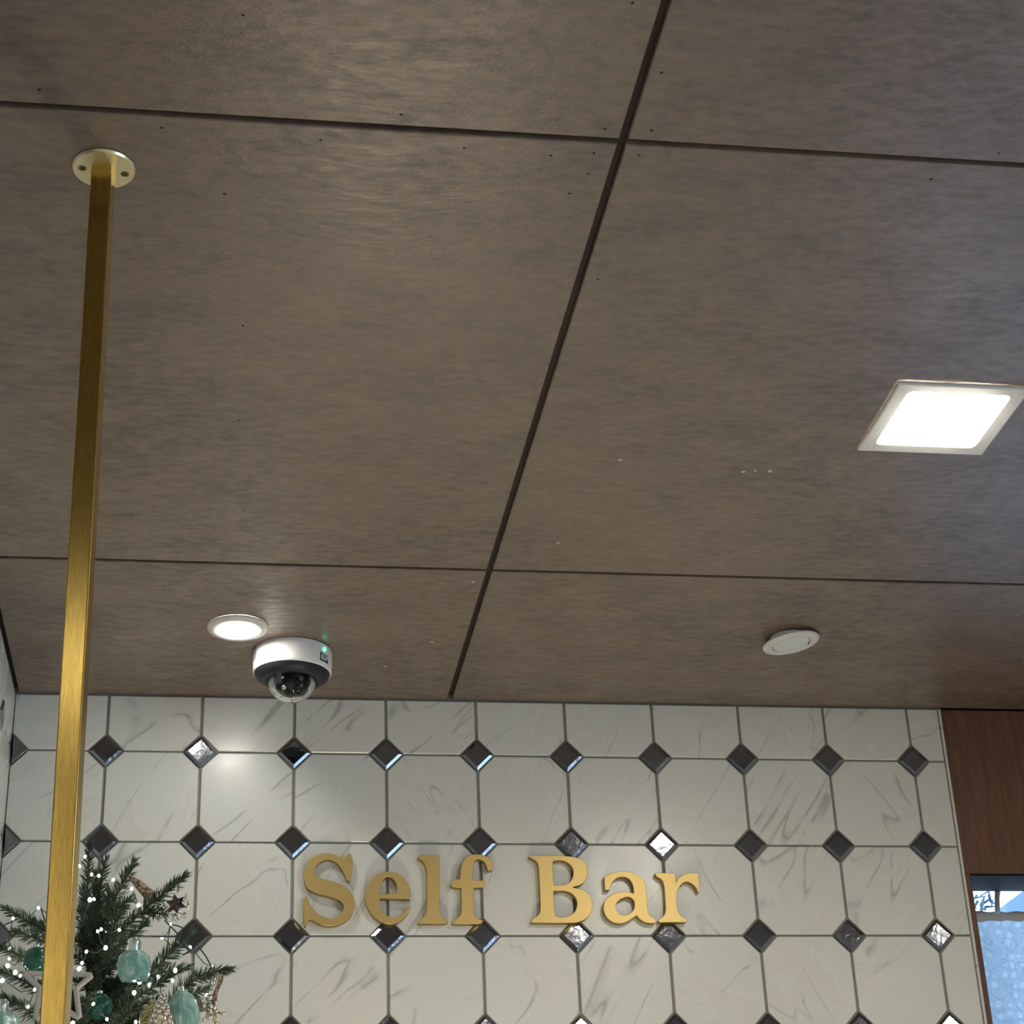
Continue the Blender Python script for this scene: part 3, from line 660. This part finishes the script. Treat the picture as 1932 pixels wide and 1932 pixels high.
br([(820, 700), (850, 600), (975, 360)], [-.28, -.27, -.26], nl=.0125)
br([(720, 800), (800, 740), (950, 640)], [-.31, -.33, -.35])
br([(700, 1080), (860, 900), (1060, 700), (1350, 470)], [-.30, -.33, -.36, -.38], nl=.0135)
br([(1010, 745), (1100, 735), (1215, 745)], [-.35, -.36, -.37], conn=False)
br([(780, 1050), (900, 950), (1065, 815)], [-.33, -.36, -.38])
br([(900, 1330), (1100, 1170), (1230, 1050), (1385, 875)], [-.30, -.33, -.34, -.35], nl=.0135)
br([(1000, 1230), (1180, 1170), (1370, 1130)], [-.28, -.27, -.26])
br([(820, 1450), (1020, 1340), (1250, 1190)], [-.33, -.37, -.39])
br([(1100, 1500), (1290, 1330), (1420, 1210), (1560, 1160), (1685, 1150)], [-.28, -.30, -.32, -.33, -.34], nl=.0125)
br([(1250, 1420), (1380, 1340), (1510, 1290)], [-.27, -.26, -.25])
br([(800, 1580), (900, 1480), (1065, 1385)], [-.36, -.40, -.42])
br([(500, 900), (340, 880), (200, 790), (35, 705)], [-.28, -.30, -.31, -.32])
br([(480, 1000), (330, 960), (230, 900), (100, 870)], [-.30, -.32, -.33, -.34])
br([(420, 1150), (300, 1130), (150, 1040), (-20, 985)], [-.31, -.33, -.34, -.34])
br([(430, 1330), (250, 1280), (120, 1200), (0, 1160)], [-.30, -.32, -.34, -.34])
br([(450, 1500), (250, 1480), (120, 1400), (-10, 1350)], [-.33, -.36, -.38, -.38])
br([(400, 900), (330, 850), (240, 830)], [-.25, -.24, -.22])
br([(620, 1000), (600, 820), (590, 700)], [-.25, -.23, -.22])
br([(700, 900), (720, 700), (700, 560)], [-.25, -.24, -.24])
br([(600, 1500), (620, 1380), (680, 1330)], [-.36, -.40, -.42], nl=.011)
br([(1200, 1600), (1350, 1480), (1500, 1420)], [-.30, -.30, -.29])
# inner growth between the drawn branches
apex = at(168, 1640, -.27).z
for i in range(170):
    h = rnd.uniform(.10, .62); Rm = .50*h+.0
    az = rnd.uniform(0, 2*pi); L = Rm*rnd.uniform(.30, .85)
    z = apex-h-.03; ex = AX.x+.012+cos(az)*L; ey = AX.y+sin(az)*L*.75; ez = z+L*rnd.uniform(.35, .75)
    if ex < XL+.03: ex = XL+.03
    if ey > -.035: ey = -.035
    a = trunkpt(z); b = Vector((ex, ey, ez)); m_ = a.lerp(b, .5)+Vector((0, 0, -.012))
    branch([a, m_, b], nl=.012, dens=.8)

for i in range(64):                     # wider skirts below the frame
    h = rnd.uniform(.60, 1.25); L = min(.25, .50*h*rnd.uniform(.55, .95)); az = rnd.uniform(0, 2*pi)
    z = apex-h-.03; ex = max(AX.x+cos(az)*L, XL+.03); ey = min(AX.y+sin(az)*L*.8, -.035)
    a = trunkpt(z); b = Vector((ex, ey, z+.10*L)); branch([a, a.lerp(b, .5)+Vector((0, 0, -.03)), b], nl=.016, dens=.35, wd=.003)
# ------------------------------------------------------------------ string lights
bul = [(620, 325), (580, 395), (668, 455), (720, 465), (825, 495), (655, 640), (685, 635), (960, 560), (1010, 680), (280, 700), (95, 775), (68, 995), (180, 1060), (68, 1070), (57, 1120), (110, 1170), (148, 1195), (17, 1228), (252, 1295), (205, 1420),
       (712, 870), (738, 855), (870, 860), (770, 990), (630, 1018), (598, 1100), (577, 1142), (1245, 820), (1182, 918), (1387, 985), (1277, 1155), (1152, 1205), (1257, 1230), (1018, 1240), (1093, 1262), (978, 1318), (1545, 1135), (1403, 1395), (680, 1400), (780, 1510), (990, 1530), (530, 1540), (265, 1030), (532, 920), (1510, 1340), (280, 1060), (120, 1560), (860, 1610), (1180, 1600)]
P3 = []
for x, y in bul:
    e = abs(x-640)/1000.; Yb = -.39+.09*e if (x, y) not in ((280, 700), (1182, 918), (1245, 820)) else -.33
    if y > 1150: Yb -= .025
    P3.append(zp(x, y, Yb))
sl = thing('string_lights', 'string of small cool white lights on thin wire wound round the tree', 'string lights', tuple(P3[0]))
big = {(655, 640), (1010, 680), (770, 990), (1277, 1155), (1152, 1205), (577, 1142), (57, 1120), (110, 1170), (978, 1318), (17, 1228), (1093, 1262), (1018, 1240), (1545, 1135), (1510, 1340), (530, 1540)}
bm_ = MB().lathe([(.0004, -.0032), (.0019, -.0024), (.0026, -.0006), (.0025, .0010), (.0017, .0026), (.0004, .0032)], 12).me(True); bm_.materials.append(M_bulb)
for p, xy in zip(P3, bul):
    s_ = 1.0 if xy in big else .72
    o = link('bulb', bm_, M_bulb, sl, p-P3[0], (rad(rnd.uniform(-35, 35)), rad(rnd.uniform(-35, 35)), 0)); o.scale = (s_,)*3
left_ = list(range(len(P3))); order = [left_.pop(0)]
while left_:
    j = min(left_, key=lambda q: (P3[q]-P3[order[-1]]).length); left_.remove(j); order.append(j)
wp = []
for a, b in zip(order, order[1:]):
    A, B = P3[a], P3[b]; wp.append(A+Vector((0, .003, .002)))
    L = (B-A).length; k_ = max(2, int(L/.02))
    for q in range(1, k_):
        u = q/k_; wp.append(A.lerp(B, u)+Vector((.3*L*sin(u*pi)*.3*sin(a*3.), .25*L*sin(u*pi), -.12*L*sin(u*pi))))
link('wire', MB().tube([p-P3[0] for p in wp], .0007, 5).me(True), M_wire, sl)
for seg in ([(1200, 790), (1260, 850), (1310, 905)], [(1450, 985), (1500, 1050), (1545, 1135)], [(1245, 820), (1300, 830), (1345, 850)], [(1100, 905), (1182, 910), (1310, 905)], [(300, 700), (312, 750), (330, 790)], [(985, 600), (972, 650), (1010, 680)], [(1387, 985), (1370, 1020), (1330, 1045), (1400, 1010)], [(20, 830), (60, 810), (95, 800)]):
    link('wire', MB().tube([zp(x, y, -.345)-P3[0] for x, y in seg], .0010, 6).me(True), M_wire, sl)

# ------------------------------------------------------------------ ornaments
def q4(x, y, Y): return at(x*250/1932, 1700+y*250/1932, Y)
YS = -.425
star = [(110, 1786), (127, 1838), (174, 1840), (143, 1866), (150, 1921), (110, 1897), (67, 1922), (75, 1864), (44, 1836), (93, 1838)]
sp_ = []
for i in range(10):
    a = at(*star[i], YS); b = at(*star[(i+1) % 10], YS)
    for u in (.06, .2, .5, .8, .94): sp_.append(a.lerp(b, u))
o_ = sp_[0].copy()
st_ = thing('rope_star', 'pale rope-wrapped star outline hanging on the tree behind the pole', 'ornament', tuple(o_))
link('star_outline', MB().tube([p-o_ for p in sp_], .0036, 8, closed=True).me(True, 60), M_rope, st_)
link('hanger', MB().tube([(0, 0, 0), (.002, .01, .02), (0, .03, .035)], .0006, 5).me(True), M_wire, st_)
def orn(cx_, cy_, Y, prof, n, m, cap, label, rot=(0, 0, 0), name='glass_ornament'):
    c = at(cx_, cy_, Y); t_ = thing(name, label, 'ornament', tuple(c), rot)
    link('ornament_body', MB().lathe(prof, n).me(True, 25 if n < 12 else 50), m, t_)
    if cap:
        link('cap', MB().lathe(cap, 14).me(True, 50), M_silver, t_)
        z = cap[-1][1]; link('hanger', MB().tube([(0, 0, z), (.001, .004, z+.012), (0, .012, z+.02)], .0005, 5).me(True), M_wire, t_)
    return t_
prof1 = [(.004, -.021), (.017, -.020), (.0215, -.011), (.0225, .003), (.0205, .012), (.013, .0185), (.006, .020)]
cap1 = [(.0085, .019), (.0092, .026), (.0088, .033), (.006, .036), (.002, .0365)]
orn(253, 1822, -.415, prof1, 8, M_aqua, cap1, 'faceted aqua glass bottle ornament in the middle of the tree', (rad(6), rad(-4), .3))
prof2 = [(.004, -.032), (.0215, -.030), (.0225, -.006), (.0195, .010), (.014, .022), (.006, .027)]
orn(345, 1910, -.405, prof2, 10, M_aqua, [(.005, .026), (.004, .033), (.001, .034)], 'glossy aqua glass bell ornament at the lower right of the tree', (rad(4), rad(-6), .1))
orn(4, 1940, -.43, prof1, 8, M_aqua, cap1, 'aqua glass ornament with silver cap at the lower left edge', (0, rad(-5), .2))
ball = [(max(.018*sin(pi*i/12), .0003), -.018*cos(pi*i/12)) for i in range(13)]
orn(68, 1812, -.37, ball, 24, M_dgreen, [(.004, .0175), (.004, .021), (.001, .0215)], 'dark green shiny bauble just left of the pole', name='bauble')
orn(187, 1900, -.36, ball, 24, M_dgreen, [(.004, .0175), (.004, .021), (.001, .0215)], 'dark green bauble among needles right of the rope star', name='bauble')
# gold glitter oval
c = at(285, 1920, -.385)
o = link('glitter_oval', MB().sphere((0, 0, 0), .0155, 24, 14, 1.55).me(True), M_glit, None, c, (0, rad(8), 0)); o.scale = (1, .55, 1)
tag(o, 'matte gold glitter oval ornament beside the beaded cone', 'ornament')
# beaded cone
c = at(307, 1876, -.43); bc = thing('beaded_cone', 'silver beaded cone ornament at the bottom of the tree', 'ornament', tuple(c))
core = MB().lathe([(.0008, .002), (.0025, -.008), (.008, -.022), (.012, -.042), (.008, -.058), (.001, -.062)], 16).me(True)
link('core', core, M_goldm, bc)
bead = MB().sphere((0, 0, 0), .0032, 10, 7).me(True); bead.materials.append(M_bead)
for k in range(64):
    u = k/63.; z = .004-.062*u; r = .0010+.0125*min(1, u*1.5) if u < .7 else .0135*(1-(u-.7)/.3*.6)
    a = k*2.4; o = link('bead', bead, M_bead, bc, (r*cos(a), r*sin(a), z)); s_ = .62+.45*min(1, u*2); o.scale = (s_, s_, s_*1.15)
# beaded gold star cluster on a ribbon
YC = -.355
c = at(400, 1912, YC); gs = thing('gold_star_cluster', 'small gold star with silver beads hanging from a brown ribbon', 'ornament', tuple(c), (0, rad(15), rad(20)))
def star_me(R1, R2, th, n=5):
    vs = [((R1 if k % 2 == 0 else R2)*sin(pi*k/n), 0, (R1 if k % 2 == 0 else R2)*cos(pi*k/n)) for k in range(2*n)] + [(0, -th, 0), (0, th, 0)]
    return mesh(vs, [(k, (k+1) % (2*n), 2*n) for k in range(2*n)] + [((k+1) % (2*n), k, 2*n+1) for k in range(2*n)])
link('star', star_me(.0165, .0075, .006), M_goldm, gs)
for k in range(5):
    a = 2*pi*k/5; link('bead', bead, M_bead, gs, (.015*sin(a), -.003, .015*cos(a)))
for k in range(8):
    link('bead', bead, M_bead, gs, (rnd.uniform(-.009, .009), -.006, rnd.uniform(-.009, .009)))
link('bead', MB().sphere((0, 0, 0), .0055, 14, 9).me(True), M_bead, gs, (-.010, -.002, .018))
link('drop', MB().lathe([(.0002, -.009), (.0032, -.006), (.0036, -.001), (.0022, .006), (.0004, .011)], 12).me(True), M_bead, gs, (-.010, .0, .042))
link('leaf', MB().sphere((0, 0, 0), .008, 10, 6, 2.0).me(True), M_flk, gs, (-.024, .006, .000), (0, rad(20), 0)).scale = (.75, .2, 1)
def ribbon(pts, w, th=.0012):
    vs = []; n = len(pts)
    for i, p in enumerate(pts):
        d = (pts[min(i+1, n-1)]-pts[max(i-1, 0)]).normalized(); s_ = d.cross(Vector((0, 1, 0))).normalized()*w*.5*(1+.12*sin(i*2.1))
        vs += [p-s_, p+s_, p+s_+Vector((0, th, 0)), p-s_+Vector((0, th, 0))]
    fs = [(i*4+k, i*4+(k+1) % 4, (i+1)*4+(k+1) % 4, (i+1)*4+k) for i in range(n-1) for k in range(4)] + [(0, 1, 2, 3)[::-1], tuple((n-1)*4+k for k in range(4))]
    return mesh(vs, fs, True, 50)
rp = [at(x, y, YC-.002) for x, y in ((418, 1838), (416, 1850), (411, 1862), (406, 1875), (404, 1888), (401, 1898))]; o_ = rp[0].copy()
tag(link('ribbon', ribbon([p-o_ for p in rp], .0062), M_rib, None, o_), 'narrow brown ribbon hanging from the rightmost branch tip', 'ribbon')
# wide glitter ribbon at the top right
rp = [at(x, y, -.335) for x, y in ((243, 1652), (252, 1660), (262, 1669), (274, 1681), (285, 1692), (292, 1702))]; o_ = rp[0].copy()
tag(link('glitter_sprig', MB().tube([p-o_ for p in rp], [.002, .0045, .0062, .0075, .0085, .005], 9).me(True), M_rib, None, o_), 'bronze glitter sprig slanting across the top of the tree', 'ornament')
# dark brown star with silver drops
c = at(332, 1706, -.40); bs = thing('brown_star', 'dark brown star ornament with silver teardrops on the long branch', 'ornament', tuple(c), (0, rad(-12), rad(-10)))
link('star', star_me(.0150, .0080, .006, 6), M_brown, bs)
drop = MB().lathe([(.0002, -.0055), (.0022, -.0035), (.0022, .001), (.0004, .0075)], 10).me(True); drop.materials.append(M_bead)
for x, z, r in ((.006, .0185, 0), (.0135, .003, .5), (.0155, -.008, .2), (.003, -.014, .3), (-.016, .001, -.2)):
    link('drop', drop, M_bead, bs, (x, -.005, z), (0, r, 0))
for k in range(12):
    link('bead', bead, M_goldm, bs, (rnd.uniform(-.012, .014), rnd.uniform(-.004, .004), rnd.uniform(-.024, -.014))).scale = (.7, .7, 1.3)
